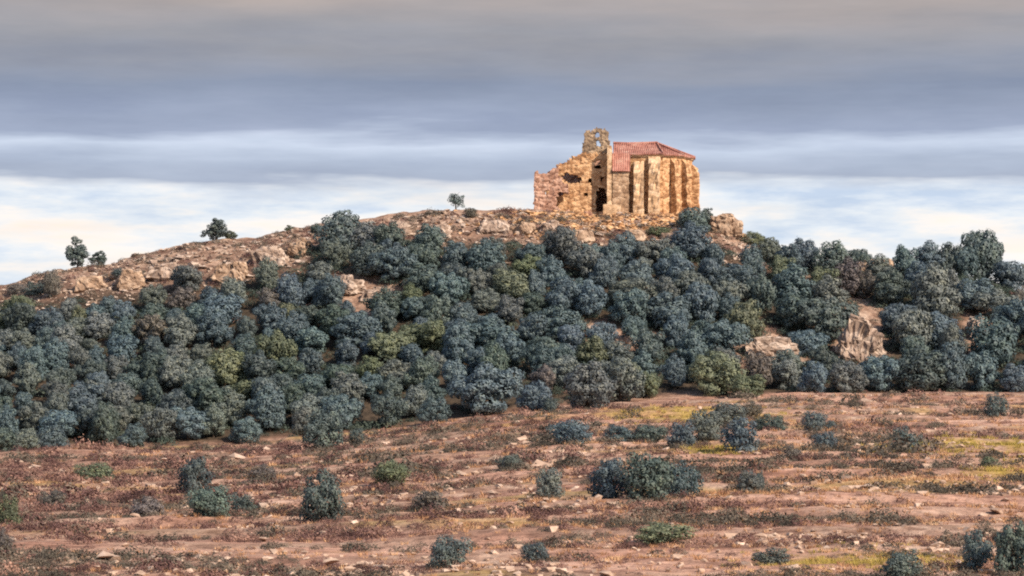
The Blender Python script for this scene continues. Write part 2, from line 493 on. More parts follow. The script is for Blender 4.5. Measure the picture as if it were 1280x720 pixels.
HOLES = [(457, 376, 46, 27), (962, 450, 44, 22), (1076, 436, 30, 58), (1225, 424, 22, 38), (755, 422, 52, 11), (1092, 338, 22, 12), (520, 300, 34, 22), (912, 324, 28, 16)]
def build_wood():
    rng = random.Random(5)
    pts = []
    tries = 0
    while tries < 60000 and len(pts) < 292:
        tries += 1
        u = rng.uniform(-45, 1325)
        top = float(tree_top_row(u)); foot = float(foot_row(u)) + 4
        v = rng.uniform(top, foot)
        if any(((u - a) / c) ** 2 + ((v - b) / d) ** 2 < 1 for a, b, c, d in HOLES): continue
        size = np.interp(u, [0, 300, 600, 900, 1280], [.80, .85, .92, 1.0, 1.18]) * rng.uniform(.75, 1.2)
        # nearer the field the crowns are a little smaller and more broken
        du, dv = 34 * size, 19 * size
        if any(((u - q[0]) / (.5 * (du + q[3]))) ** 2 + ((v - q[1]) / (.5 * (dv + q[4]))) ** 2 < 1 for q in pts): continue
        pts.append((u, v, size, du, dv))
    # named trees that the photograph shows plainly
    extra = [(608, 520, 1.35), (735, 512, 1.15), (775, 505, 1.1), (1165, 400, 1.5), (1140, 440, 1.25), (1150, 490, 1.2), (1185, 488, 1.15),
             (425, 317, 1.2), (456, 318, 1.05), (490, 322, .9), (484, 338, .8), (335, 366, .85), (398, 358, .8), (235, 366, 1.0), (1005, 336, 1.1), (1040, 345, 1.0), (985, 340, .9), (1230, 347, 1.55),
             (1185, 348, 1.05), (1207, 352, 1.0), (1262, 366, 1.0), (1160, 346, .9), (1076, 336, .72), (1130, 350, 1.05), (485, 535, .8), (545, 530, .75), (865, 292, .95)]
    pts = [q for q in pts if not any(((q[0] - a) / (26 * s)) ** 2 + ((q[1] - b) / (15 * s)) ** 2 < 1 for a, b, s in extra)]
    pts += [(a, b, s, 0, 0) for a, b, s in extra]
    recs = []
    for (u, v, size, _, _) in pts:
        Yd = float(solve(u, v)[0]); x = (u - 640) * Yd / F
        n = float(fbm(x / 18, Yd / 18, 2, 301)); r = rng.random()
        if v > 440 and u < 560: tint = rng.choices(['blue-green', 'grey-green', 'olive', 'dark green'], [.40, .28, .14, .18])[0]
        elif n > .25: tint = rng.choices(['olive', 'grey-green', 'brownish', 'blue-green'], [.17, .38, .05, .40])[0]
        elif n < -.2: tint = rng.choices(['blue-green', 'dark green', 'grey-green'], [.6, .25, .15])[0]
        else: tint = rng.choices(['blue-green', 'grey-green', 'dark green', 'olive', 'brownish'], [.38, .3, .17, .1, .05])[0]
        if (u, v) == (608, 520): tint = 'blue-green'
        if (u, v) == (735, 512): tint = 'grey-green'
        recs.append(dict(u=u, v=v, size=size, tint=tint, x=x, Y=Yd))
    # wording: which landmark is nearest, on which side, which size, which tint
    seen = {}
    for q in recs:
        cu, cv = q['u'], q['v'] - 24
        d = [(math.hypot((cu - a) / 1.0, (cv - b) * 1.5), nme, a, b) for nme, a, b in LAND]
        dist, nme, a, b = min(d)
        dx, dy = cu - a, cv - b
        side = ('left of' if dx < 0 else 'right of') if abs(dx) > 2.2 * abs(dy) else (('uphill of' if dy < 0 else 'downhill of') if abs(dy) > 1.2 * abs(dx) else
               ('up and left of' if dx < 0 and dy < 0 else 'up and right of' if dy < 0 else 'down and left of' if dx < 0 else 'down and right of'))
        sz = 'small' if q['size'] < .78 else 'mid-sized' if q['size'] < 1.02 else 'large'
        q['key'] = (sz, q['tint'], side, nme); q['dist'] = dist
        seen.setdefault(q['key'], []).append(q)
    ordn = ['nearest', 'second', 'third', 'fourth', 'fifth', 'sixth', 'seventh', 'eighth', 'ninth', 'tenth', 'eleventh', 'twelfth', 'thirteenth', 'fourteenth', 'fifteenth', 'sixteenth']
    for key, L in seen.items():
        L.sort(key=lambda q: q['dist'])
        sz, tint, side, nme = key
        for i, q in enumerate(L):
            if len(L) == 1: q['label'] = f'{sz} {tint} oak {side} {nme}'
            else: q['label'] = f'{sz} {tint} oak {side} {nme}, {ordn[min(i, 15)]} to it' if i == 0 else f'{sz} {tint} oak {side} {nme}, {ordn[min(i, 15)]} nearest'
    for q in recs:
        w = 5.15 * q['size'] * rng.uniform(.82, 1.22); h = 5.0 * q['size'] * rng.uniform(.75, 1.02)
        z = float(height(q['x'], q['Y']))
        plant(TREE[rng.randrange(9)], q['u'], q['v'], (q['x'], q['Y'], z), w, h, q['tint'], rng, 'oak_tree', q['label'], 'tree',
              'oaks of the wood on the slope', ('trunk', 'crown'), 6.6, 5.4)
build_wood()

# ------------------------------------------------------------------ trees on the skyline
def skyline():
    rng = random.Random(8)
    T = [(97, PINE[0], 32, 42, 'dark green', 'tall dark skyline tree on the left end of the ridge', 0),
         (124, PINE[1], 22, 22, 'dark green', 'small dark tree hard against the first skyline tree', 0),
         (270, PINE[2], 30, 33, 'dark green', 'dark round skyline tree alone on the rocky shoulder', 0),
         (288, PINE[1], 16, 14, 'olive', 'low olive shrub at the foot of the lone shoulder tree', 0),
         (362, PINE[0], 15, 9, 'olive', 'tiny olive shrub on the crest right of the shoulder tree', 0),
         (884, PINE[2], 15, 28, 'dark green', 'thin pointed dark tree between the apse bush and the ochre boulder', -3)]
    for u, m, w, h, tint, lab, dy in T:
        Y = float(ridge_y(u)) + dy; k = Y / F
        p = at_depth(u, Y); p.z -= .35
        plant(m, u, 0, p, w * k, h * k, tint, rng, 'skyline_tree', lab, 'tree', None, ('trunk', 'crown'), 2.9, 4.6)
    u = 570; Y = float(ridge_y(u)); k = Y / F
    plant(SPARSE, u, 0, at_depth(u, Y), 25 * k, 24 * k, 'dark green', rng, 'windswept_tree', 'sparse windswept tree on the crest left of the ruined church', 'tree', None, ('trunk', 'crown'), 3.6, 3.1)
    for u, v, w, h, tint, lab in [(590, 272, 20, 12, 'brownish', 'low brownish shrub beside the windswept crest tree'),
                                  (66, 372, 32, 34, 'brownish', 'reddish brown shrub below the left end of the ridge'),
                                  (20, 368, 30, 14, 'brownish', 'flat brown shrub at the far left end of the ridge'),
                                  (44, 366, 36, 20, 'dark green', 'low dark shrub near the left end of the ridge, right of the flat brown one'),
                                  (150, 352, 26, 15, 'dark green', 'small dark shrub on the rocks right of the first skyline trees'),
                                  (395, 292, 22, 13, 'dark green', 'low dark shrub on the crest left of the upper oaks'),
                                  (940, 308, 34, 18, 'olive', 'yellowish olive shrub below the ochre boulder'),
                                  (1082, 372, 40, 34, 'brownish', 'brown leafless-looking shrub above the pale cliff'),
                                  (820, 296, 36, 14, 'olive', 'low olive shrub under the apse terrace'),
                                  (708, 300, 22, 16, 'dark green', 'small dark shrub in the rubble below the left ruined wall'),
                                  (1276, 388, 18, 30, 'brownish', 'rusty shrub at the right end of the wood')]:
        p = ground_pt(u, v); k = p.y / F
        plant(BUSH[rng.randrange(6)], u, v, p, w * k, h * k, tint, rng, 'shrub', lab, 'shrub', None, ('stem', 'crown'), 3.3, 2.35)
skyline()

# ------------------------------------------------------------------ bushes in the field (u, foot row, width, height in px, tint, label)
def field_bushes():
    rng = random.Random(9)
    B = [(400, 564, 58, 40, 'dark green', 'lone round dark bush just below the wood, near a small one'),
         (447, 560, 20, 19, 'dark green', 'small bush right of the lone round bush below the wood'),
         (243, 621, 48, 40, 'dark green', 'dark green bush standing behind the two-lobed bush on the left'),
         (266, 655, 54, 36, 'dark green', 'wide bush forming the left lobe of a pair on the left'),
         (302, 646, 36, 26, 'dark green', 'smaller bush forming the right lobe of a pair on the left'),
         (402, 658, 56, 58, 'dark green', 'tall round bush standing alone in the left of the field'),
         (182, 650, 46, 26, 'brownish', 'brownish bush left of the two-lobed pair'),
         (12, 661, 34, 40, 'olive', 'olive bush at the left edge of the field'),
         (2, 694, 22, 28, 'brownish', 'brown bush at the left edge above the orange track'),
         (560, 713, 48, 34, 'dark green', 'dark bush at the bottom of the field, left of a smaller one'),
         (673, 705, 32, 25, 'dark green', 'small dark bush at the bottom middle of the field'),
         (762, 628, 56, 46, 'blue-green', 'left bush of the big dark clump in mid field'),
         (806, 630, 64, 54, 'dark green', 'tallest middle bush of the big dark clump in mid field'),
         (848, 622, 40, 40, 'blue-green', 'right bush of the big dark clump in mid field'),
         (690, 625, 40, 34, 'grey-green', 'grey bush left of the big dark clump'),
         (718, 560, 50, 28, 'blue-green', 'low dark bush at the left end of the upper bush row'),
         (770, 558, 40, 20, 'blue-green', 'flat bush second from the left in the upper bush row'),
         (806, 557, 44, 22, 'dark green', 'flat bush third from the left in the upper bush row'),
         (852, 563, 38, 32, 'blue-green', 'upright bush fourth from the left in the upper bush row'),
         (887, 556, 46, 32, 'grey-green', 'grey-green bush behind the round one in the upper bush row'),
         (928, 568, 58, 38, 'blue-green', 'large round blue-green bush at the front of the upper bush row'),
         (906, 533, 48, 24, 'grey-green', 'low grey bush above the large round one'),
         (940, 524, 28, 18, 'brownish', 'small brownish bush highest of the upper bush row'),
         (966, 542, 38, 20, 'dark green', 'dark flat bush at the right end of the upper bush row'),
         (1015, 543, 26, 24, 'dark green', 'dark brownish round bush above the small round one right of the row'),
         (1038, 540, 14, 13, 'dark green', 'tiny bush touching the round one right of the row'),
         (1034, 566, 30, 26, 'blue-green', 'small round blue-green bush right of the bush row'),
         (1128, 565, 36, 29, 'dark green', 'small round dark bush alone in the right of the field'),
         (1242, 523, 25, 27, 'dark green', 'small dark bush below the wood at the far right'),
         (936, 617, 36, 24, 'grey-green', 'grey bush between the big clump and the striped ground'),
         (950, 613, 14, 22, 'dark green', 'narrow dark bush against the grey bush right of the big clump'),
         (1217, 716, 42, 42, 'dark green', 'dark bush left of the largest one in the bottom right corner'),
         (1264, 722, 62, 58, 'dark green', 'largest dark bush in the bottom right corner'),
         (1132, 726, 56, 34, 'dark green', 'low dark bush on the bottom edge, left of the corner bushes'),
         (988, 576, 20, 20, 'brownish', 'small brown bush below the bush row'),
         (1238, 585, 30, 14, 'olive', 'low bush on the yellow grass at the right'),
         (540, 640, 48, 22, 'brownish', 'low brown bush in the middle of the field'),
         (490, 610, 46, 26, 'olive', 'low olive bush in the middle of the field'),
         (970, 705, 44, 20, 'grey-green', 'low grey bush on the orange earth at the bottom'),
         (822, 684, 66, 26, 'olive', 'flat olive bush on the bottom slope'),
         (686, 520, 18, 16, 'dark green', 'small dark bush on the bare patch at the foot of the wood'),
         (330, 605, 34, 20, 'brownish', 'low brown bush right of the dark green bush on the left'),
         (120, 606, 40, 22, 'olive', 'low olive bush in the left scrub, nearest the wood'),
         (70, 640, 42, 24, 'brownish', 'brown bush in the left scrub, right of the olive edge bush'),
         (640, 590, 36, 18, 'grey-green', 'low grey bush in the stony middle of the field')]
    B = [b for b in B]
    for u, v, w, h, tint, lab in B:
        v = min(v, 738)
        p = ground_pt(u, v); k = p.y / F; p.z -= .05; PLACED.append((u, v, w))
        plant(BUSH[rng.randrange(6)], u, v, p, w * k, h * k * 1.18, tint, rng, 'bush', lab, 'bush', 'bushes scattered over the field', ('stem', 'crown'), 2.75, 2.3)
field_bushes()

# ------------------------------------------------------------------ ground cover (stuff)
def tuft_template(rng, n, h, w, lean=.6, width=.05):
    an = rng.uniform(0, 6.28, n); r = w * np.sqrt(rng.random(n))
    b = np.stack([r * np.cos(an), r * np.sin(an), np.zeros(n)], 1)
    d = np.stack([np.cos(an) * lean * rng.uniform(.2, 1, n), np.sin(an) * lean * rng.uniform(.2, 1, n), rng.uniform(.6, 1.1, n)], 1)
    t = b + d * h * rng.uniform(.6, 1.1, (n, 1))
    a2 = rng.uniform(0, 6.28, n); s = np.stack([np.cos(a2), np.sin(a2), 0 * a2], 1) * width
    return np.stack([b - s, b + s, t], 1).reshape(-1, 3)

def clump_template(rng, n, r, h, leaf):
    d = unit(n, rng); d[:, 2] = np.abs(d[:, 2])
    lob = 1 + .25 * np.sin(d[:, 0] * 6 + 1) * np.cos(d[:, 1] * 5)
    p = d * np.array([r, r, h]) * (lob * rng.uniform(.75, 1.08, n))[:, None]
    nr = d + .7 * unit(n, rng); nr /= np.linalg.norm(nr, axis=1, keepdims=True)
    a = np.cross(nr, unit(n, rng)); a /= np.linalg.norm(a, axis=1, keepdims=True) + 1e-9; b = np.cross(nr, a)
    s = leaf * rng.uniform(.6, 1.3, n)[:, None]
    return np.stack([p - a * s, p + a * s, p + b * s * 1.3], 1).reshape(-1, 3)

def scatter(name, mat, templates, u, Y, sc, label, cat, kind='stuff', zoff=-.03):
    rng = np.random.default_rng(len(u))
    x = (u - 640) * Y / F; z = height(x, Y) + zoff
    sc = sc * np.clip(Y / 215, .55, 1)
    Vs = []; n_t = len(templates)
    pick = rng.integers(0, n_t, len(u)); rot = rng.uniform(0, 6.28, len(u))
    for k in range(n_t):
        m = np.where(pick == k)[0]
        if not len(m): continue
        T = templates[k][None]
        c, s = np.cos(rot[m])[:, None], np.sin(rot[m])[:, None]
        X = (T[..., 0] * c - T[..., 1] * s) * sc[m][:, None] + x[m][:, None]
        Yy = (T[..., 0] * s + T[..., 1] * c) * sc[m][:, None] + Y[m][:, None]
        Z = T[..., 2] * sc[m][:, None] + z[m][:, None]
        Vs.append(np.stack([X, Yy, Z], -1).reshape(-1, 3))
    V = np.concatenate(Vs)
    o = obj(name, mesh_np(name, V, np.arange(len(V)).reshape(-1, 3), mat))
    tag(o, label, cat, kind=kind)

def track(u, v):
    return np.exp(-((v - 690 + .018 * u + 5 * np.sin(u / 90)) / 11) ** 2) * (1 - sstep(640, 760, u)) + np.exp(-((v - 706) / 9) ** 2) * sstep(820, 900, u) * (1 - sstep(1080, 1150, u))

def yellow(u, v):
    e = lambda a, b, c, d: np.exp(-((u - a) / c) ** 4 - ((v - b) / d) ** 2)
    return np.clip(e(1220, 562, 130, 10) + e(1270, 593, 60, 9) + e(860, 521, 110, 8) + e(1080, 704, 130, 9) + e(900, 566, 40, 7), 0, 1)

def field_sample(n, seed, dens=None, vmax=760, umin=-70, umax=1350, off=4):
    rng = np.random.default_rng(seed)
    U = rng.uniform(umin, umax, n * 4); fr = foot_row(U) + off
    Vv = fr + (vmax - fr) * rng.random(n * 4)
    Y = solve(U, Vv)
    keep = np.ones(len(U), bool)
    if dens is not None:
        x = (U - 640) * Y / F
        keep = rng.random(len(U)) < dens(U, Vv, x, Y) * (1 - .92 * np.clip(track(U, Vv), 0, 1)) * (1 - .8 * yellow(U, Vv))
    U, Y = U[keep][:n], Y[keep][:n]
    return U, Y, rng

def ground_cover():
    rng = np.random.default_rng(77)
    gt = [tuft_template(rng, 22, .42, .28, .7, .035) for _ in range(6)]
    U, Y, r = field_sample(7000, 1, lambda u, v, x, y: (1 - .8 * riser(x, y)) * (.2 + .8 * sstep(-.2, .3, fbm(x / 12, y / 6, 3, 401) + .0005 * (u - 500))))
    scatter('dry_grass', M['dry'], gt, U, Y, r.uniform(.5, 1.1, len(U)), 'straw coloured dry grass tufts all over the field', 'grass')
    ht = [clump_template(rng, 190, .55, .42, .05) for _ in range(7)]
    U, Y, r = field_sample(6500, 2, lambda u, v, x, y: (1 - .85 * riser(x, y)) * (.3 + .7 * ledge(x, y)) * (.12 + .88 * sstep(-.15, .3, fbm(x / 11, y / 5, 4, 111) - .0004 * (u - 640))) * np.where(v > 690, .3, 1))
    scatter('heath_undergrowth', M['heath'], ht, U, Y, (r.gamma(3, .2, len(U)) + .2) * np.where(U < 460, 1.2, 1), 'brown and purplish low heath covering the field', 'undergrowth')
    U, Y, r = field_sample(4200, 3, lambda u, v, x, y: (1 - .8 * riser(x, y)) * sstep(-.12, .35, fbm(x / 9, y / 5, 4, 431) - .0001 * np.abs(u - 640)))
    pu, pv = [], []
    for a, b, c in PLACED:
        for _ in range(7): pu.append(a + r.normal(0, c * .42)); pv.append(min(b + r.normal(0, 2.0), 758))
    U = np.concatenate([U, pu]); Y = np.concatenate([Y, solve(np.array(pu), np.array(pv))])
    scatter('grey_undergrowth', M['sage'], ht, U, Y, r.gamma(3, .25, len(U)) + .22, 'grey-green dwarf scrub among the heath of the field', 'undergrowth')
    U = r.uniform(700, 1350, 16000); V = r.uniform(500, 722, 16000)
    keep = (V > foot_row(U) + 3) & (r.random(16000) < .9 * yellow(U, V))
    U, V = U[keep], V[keep]; Y = solve(U, V)
    scatter('yellow_grass', M['yellow'], gt, U, Y, r.uniform(.5, 1.0, len(U)), 'yellowish green grass in strips on the right of the field', 'grass')
    # scrub between the trees and on the ridge
    rr = np.random.default_rng(4)
    U = rr.uniform(-60, 1340, 7600); top = ridge_row(U) + 3; V = top + (foot_row(U) - top) * rr.random(7600) ** 1.7
    Y = solve(U, V)
    xx = (U - 640) * Y / F
    keep = rr.random(7600) < .25 + .75 * sstep(-.1, .3, fbm(xx / 7, Y / 7, 3, 451))
    U, Y = U[keep], Y[keep]
    onchurch = (np.abs(U - 765) < 105) & (Y > 391)
    U, Y = U[~onchurch], Y[~onchurch]
    vv = row_at((U - 640) * Y / F, Y); bare = np.zeros(len(U), bool)
    for a, b, c, d in ((457, 366, 42, 24), (962, 438, 36, 14), (1076, 414, 26, 40), (1225, 412, 18, 28), (755, 422, 50, 11)): bare |= ((U - a) / c) ** 2 + ((vv - b) / d) ** 2 < 1
    bare &= rr.random(len(U)) < .8
    U, Y = U[~bare], Y[~bare]
    inwood = (row_at((U - 640) * Y / F, Y) > np.interp(U, [0, 300, 420, 1280], [385, 360, 300, 330])) & (rr.random(len(U)) < .85)
    scatter('wood_undergrowth', M['maquis'], ht, U[inwood], Y[inwood], rr.gamma(5, .24, inwood.sum()) + .4, 'dark green low scrub filling the gaps between the oaks', 'undergrowth')
    U, Y = U[~inwood], Y[~inwood]
    hh = len(U) // 2
    scatter('hillside_heath', M['heath'], ht, U[:hh], Y[:hh], rr.gamma(4, .18, hh) + .2, 'low brown scrub along the ridge', 'undergrowth')
    scatter('ridge_undergrowth', M['sage'], ht, U[hh:], Y[hh:], rr.gamma(4, .20, len(U) - hh) + .25, 'low grey-green scrub among the rocks of the ridge', 'undergrowth')
    # stones
    import itertools
    def stone_t(rng):
        V = []
        P = unit(9, rng) * np.array([.5, .42, .3])
        import bmesh
        bm = bmesh.new()
        for p in P: bm.verts.new(p)
        bmesh.ops.convex_hull(bm, input=bm.verts)
        bmesh.ops.triangulate(bm, faces=bm.faces)
        out = [v.co[:] for f in bm.faces for v in f.verts]
        bm.free(); return np.array(out)
    st = [stone_t(rng) for _ in range(10)]
    U, Y, r = field_sample(4200, 6, lambda u, v, x, y: .15 + .85 * sstep(.0, .4, fbm(x / 16, y / 7, 4, 91)))
    scatter('field_rubble', M['stone'], st, U, Y, r.gamma(2.2, .2, len(U)) + .12, 'pale loose stones strewn over the field', 'rubble', zoff=.04)
    U = rr.uniform(-60, 1000, 4600); V = ridge_row(U) + 2 + np.abs(rr.normal(0, 30, 4600)); Y = solve(U, V)
    scatter('ridge_rubble', M['rock_pink'], st, U, Y, rr.gamma(1.7, .24, len(U)) + .13, 'loose pinkish rock rubble along the crest of the ridge', 'rubble', zoff=.05)
    U = rr.normal(765, 75, 1500); V = 266 + np.abs(rr.normal(6, 14, 1500)); Y = np.minimum(solve(U, np.maximum(V, ridge_row(U) + 1)), 390.5)
    scatter('fallen_masonry', M['masonry'], st, U, Y, rr.gamma(2.5, .2, len(U)) + .2, 'fallen ochre masonry rubble below the ruined church', 'rubble', zoff=.05)
ground_cover()

# ------------------------------------------------------------------ rocks
def rock_mesh(name, seed, w, d, h, mat, n=34, blocks=5):
    """angular rock of several fused blocks with fractured faces"""
    import bmesh
    rng = np.random.default_rng(seed)
    bm = bmesh.new()
    for b in range(blocks):
        c = np.array([rng.uniform(-.32, .32) * w, rng.uniform(-.25, .25) * d, 0])
        hh = h * rng.uniform(.55, 1.0) * (1 - .5 * abs(c[0]) / (w * .5)); sx = w * rng.uniform(.25, .42); sy = d * rng.uniform(.3, .48)
        bb = bmesh.new()
        q = rng.uniform(-1, 1, (n, 3)); q = np.sign(q) * np.abs(q) ** .7
        for p in q:
            t = (p[2] + 1) / 2
            k = 1 - .22 * t
            bb.verts.new((c[0] + p[0] * sx * k, c[1] + p[1] * sy * k, -.5 + (hh + .5) * t))
        r = bmesh.ops.convex_hull(bb, input=bb.verts)
        bmesh.ops.delete(bb, geom=[v for v in bb.verts if not v.link_faces], context='VERTS')
        bmesh.ops.triangulate(bb, faces=bb.faces)
        bmesh.ops.subdivide_edges(bb, edges=bb.edges, cuts=5, use_grid_fill=True)
        tmp = bpy.data.meshes.new('tmp'); bb.to_mesh(tmp); bb.free()
        bm.from_mesh(tmp); bpy.data.meshes.remove(tmp)
    from mathutils import noise as mn
    bm.normal_update()
    k = .11 * min(w, h); off = Vector((seed * 3.1, seed * 1.7, seed * .9))
    for v in bm.verts:
        p = v.co + off; nn = Vector((v.normal.x, v.normal.y, v.normal.z * .5))
        d = mn.fractal(p * .8, .6, 2.1, 5) * k + mn.fractal(p * 2.6, .7, 2.2, 4) * k * .5
        bed = (v.co.z * 1.5 + .5 * mn.noise(p * .5)) % 1.0             # bedding planes
        joint = (v.co.x * .9 + v.co.y * .3 + .6 * mn.noise(p * .7)) % 1.0
        d += k * .55 * (bed ** .5 - .6) - k * .6 * max(0, 1 - abs(joint - .5) / .12)
        v.co += nn * d
    me = bpy.data.meshes.new(name); bm.to_mesh(me); bm.free(); me.materials.append(mat)
    return me

def rocks():
    # u, foot row, width px, height px, material, name, label
    L = [(1074, 448, 50, 62, 'rock', 'rock_cliff', 'tall pale cliff face standing out of the wood at the right'),
         (962, 444, 58, 26, 'rock_pink', 'rock_outcrop', 'low pale pinkish outcrop in the wood left of the cliff'),
         (1222, 420, 28, 34, 'rock_pink', 'rock_outcrop', 'pinkish rock showing between large oaks at the far right'),
         (906, 296, 36, 30, 'rock_warm', 'boulder', 'big rounded ochre boulder right of the church apse'),
         (1096, 336, 46, 16, 'rock_warm', 'rock_outcrop', 'flat ochre rock under the flat-topped skyline oak'),
         (436, 366, 40, 22, 'rock_pink', 'rock_outcrop', 'left pink rock of the bare clearing in the wood'),
         (470, 374, 34, 18, 'rock_pink', 'rock_outcrop', 'right pink rock of the bare clearing in the wood'),
         (742, 418, 40, 12, 'rock_pink', 'rock_outcrop', 'low reddish rock in the gully at the middle of the wood'),
         (780, 432, 36, 12, 'rock_pink', 'rock_outcrop', 'lower reddish rock at the end of the gully in the wood'),
         (160, 360, 40, 26, 'rock_warm', 'rock_outcrop', 'ochre crag under the ridge right of the first skyline tree'),
         (205, 345, 44, 24, 'rock_pink', 'rock_outcrop', 'pink crag under the ridge between the two skyline trees'),
         (110, 362, 40, 20, 'rock_warm', 'rock_outcrop', 'ochre crag directly below the first skyline tree'),
         (290, 350, 38, 30, 'rock_warm', 'rock_outcrop', 'ribbed ochre crag below the lone shoulder tree'),
         (335, 330, 44, 26, 'rock_pink', 'rock_outcrop', 'pink crag right of the lone shoulder tree'),
         (378, 318, 36, 24, 'rock_warm', 'rock_outcrop', 'ochre crag on the ridge left of the dark upper oaks'),
         (505, 292, 36, 18, 'rock', 'rock_outcrop', 'pale crag under the crest left of the windswept tree'),
         (545, 300, 34, 20, 'rock_pink', 'rock_outcrop', 'pink crag below the windswept crest tree'),
         (620, 288, 38, 16, 'rock_pink', 'rock_outcrop', 'pink crag between the windswept tree and the church'),
         (655, 292, 30, 14, 'rock_warm', 'boulder', 'ochre boulder below the left end of the church'),
         (690, 286, 26, 13, 'rock_pink', 'boulder', 'pink boulder at the foot of the low left ruined wall'),
         (725, 298, 34, 13, 'rock_warm', 'boulder', 'ochre boulder below the church doorway'),
         (790, 296, 44, 12, 'rock_warm', 'boulder', 'long ochre boulder under the terrace wall'),
         (842, 300, 30, 12, 'rock', 'boulder', 'pale boulder below the apse bush'),
         (872, 304, 24, 10, 'rock_pink', 'boulder', 'pink boulder between the apse bush and the ochre boulder')]
    for i, (u, v, w, h, m, nm, lab) in enumerate(L):
        p = ground_pt(u, v); k = p.y / F
        o = obj(nm, rock_mesh(nm, 500 + i, w * k, w * k * .7, h * k, M[m], blocks=11 if w > 45 else 8), loc=p)
        tag(o, lab, 'cliff' if 'cliff' in nm else 'rock')
rocks()

# ------------------------------------------------------------------ the ruined church
CY = 394.0; KC = CY / F
CZ = (VH - 270) * CY / F
CX = (765 - 640) * KC
def cx(px): return (px - 765) * KC
def cz(row): return (270 - row) * KC

def ragged_wall(name, x0, x1, top, holes=(), thick=1.0, cell=.28, jit=.07, seed=0, mat=None, parent=None, loc=(0, 0, 0), rz=0, zbot=-1.6, zmin=None):
    """wall in its own XZ plane, built of cells so that the top and the openings break along the stones"""
    rng = np.random.default_rng(seed)
    zb = zbot if zmin is None else zmin
    nx = max(2, int(round((x1 - x0) / cell))); xs = np.linspace(x0, x1, nx + 1)
    zt = max(top(x) for x in np.linspace(x0, x1, 60)); nz = int(math.ceil((zt - zb) / cell)) + 1
    zs = zb + np.arange(nz + 1) * cell
    fill = np.zeros((nx, nz), bool)
    for i in range(nx):
        xc = .5 * (xs[i] + xs[i + 1]); t = top(xc)
        for j in range(nz):
            zc = .5 * (zs[j] + zs[j + 1])
            if zc > t: continue
            if any(h(xc, zc) for h in holes): continue
            fill[i, j] = True
    V = []; Fc = []; vid = {}
    J = rng.normal(0, jit, (nx + 1, nz + 1, 2)); D = rng.normal(0, jit * .7, (2, nx + 1, nz + 1))
    def vert(s, i, j):
        k = (s, i, j)
        if k not in vid:
            vid[k] = len(V)
            V.append((xs[i] + J[i, j, 0], (0 if s == 0 else thick) + D[s, i, j], zs[j] + J[i, j, 1]))
        return vid[k]
    for i in range(nx):
        for j in range(nz):
            if not fill[i, j]: continue
            Fc.append((vert(0, i, j), vert(0, i + 1, j), vert(0, i + 1, j + 1), vert(0, i, j + 1)))
            Fc.append((vert(1, i, j), vert(1, i, j + 1), vert(1, i + 1, j + 1), vert(1, i + 1, j)))
            if i == 0 or not fill[i - 1, j]: Fc.append((vert(0, i, j), vert(0, i, j + 1), vert(1, i, j + 1), vert(1, i, j)))
            if i == nx - 1 or not fill[i + 1, j]: Fc.append((vert(0, i + 1, j), vert(1, i + 1, j), vert(1, i + 1, j + 1), vert(0, i + 1, j + 1)))
            if j == 0 or not fill[i, j - 1]: Fc.append((vert(0, i, j), vert(1, i, j), vert(1, i + 1, j), vert(0, i + 1, j)))
            if j == nz - 1 or not fill[i, j + 1]: Fc.append((vert(0, i, j + 1), vert(0, i + 1, j + 1), vert(1, i + 1, j + 1), vert(1, i, j + 1)))
    o = obj(name, mesh_list(name, V, Fc, mat), parent, loc); o.rotation_euler = (0, 0, rz)
    return o

def rect(a, b, c, d): return lambda x, z: a < x < b and c < z < d
def arch(xc, hw, z0, z1): return lambda x, z: abs(x - xc) < hw and z > z0 and (z < z1 - hw or (x - xc) ** 2 + (z - z1 + hw) ** 2 < hw * hw)
def hole(xc, zc, rx, rz): return lambda x, z: ((x - xc) / rx) ** 2 + ((z - zc) / rz) ** 2 < 1

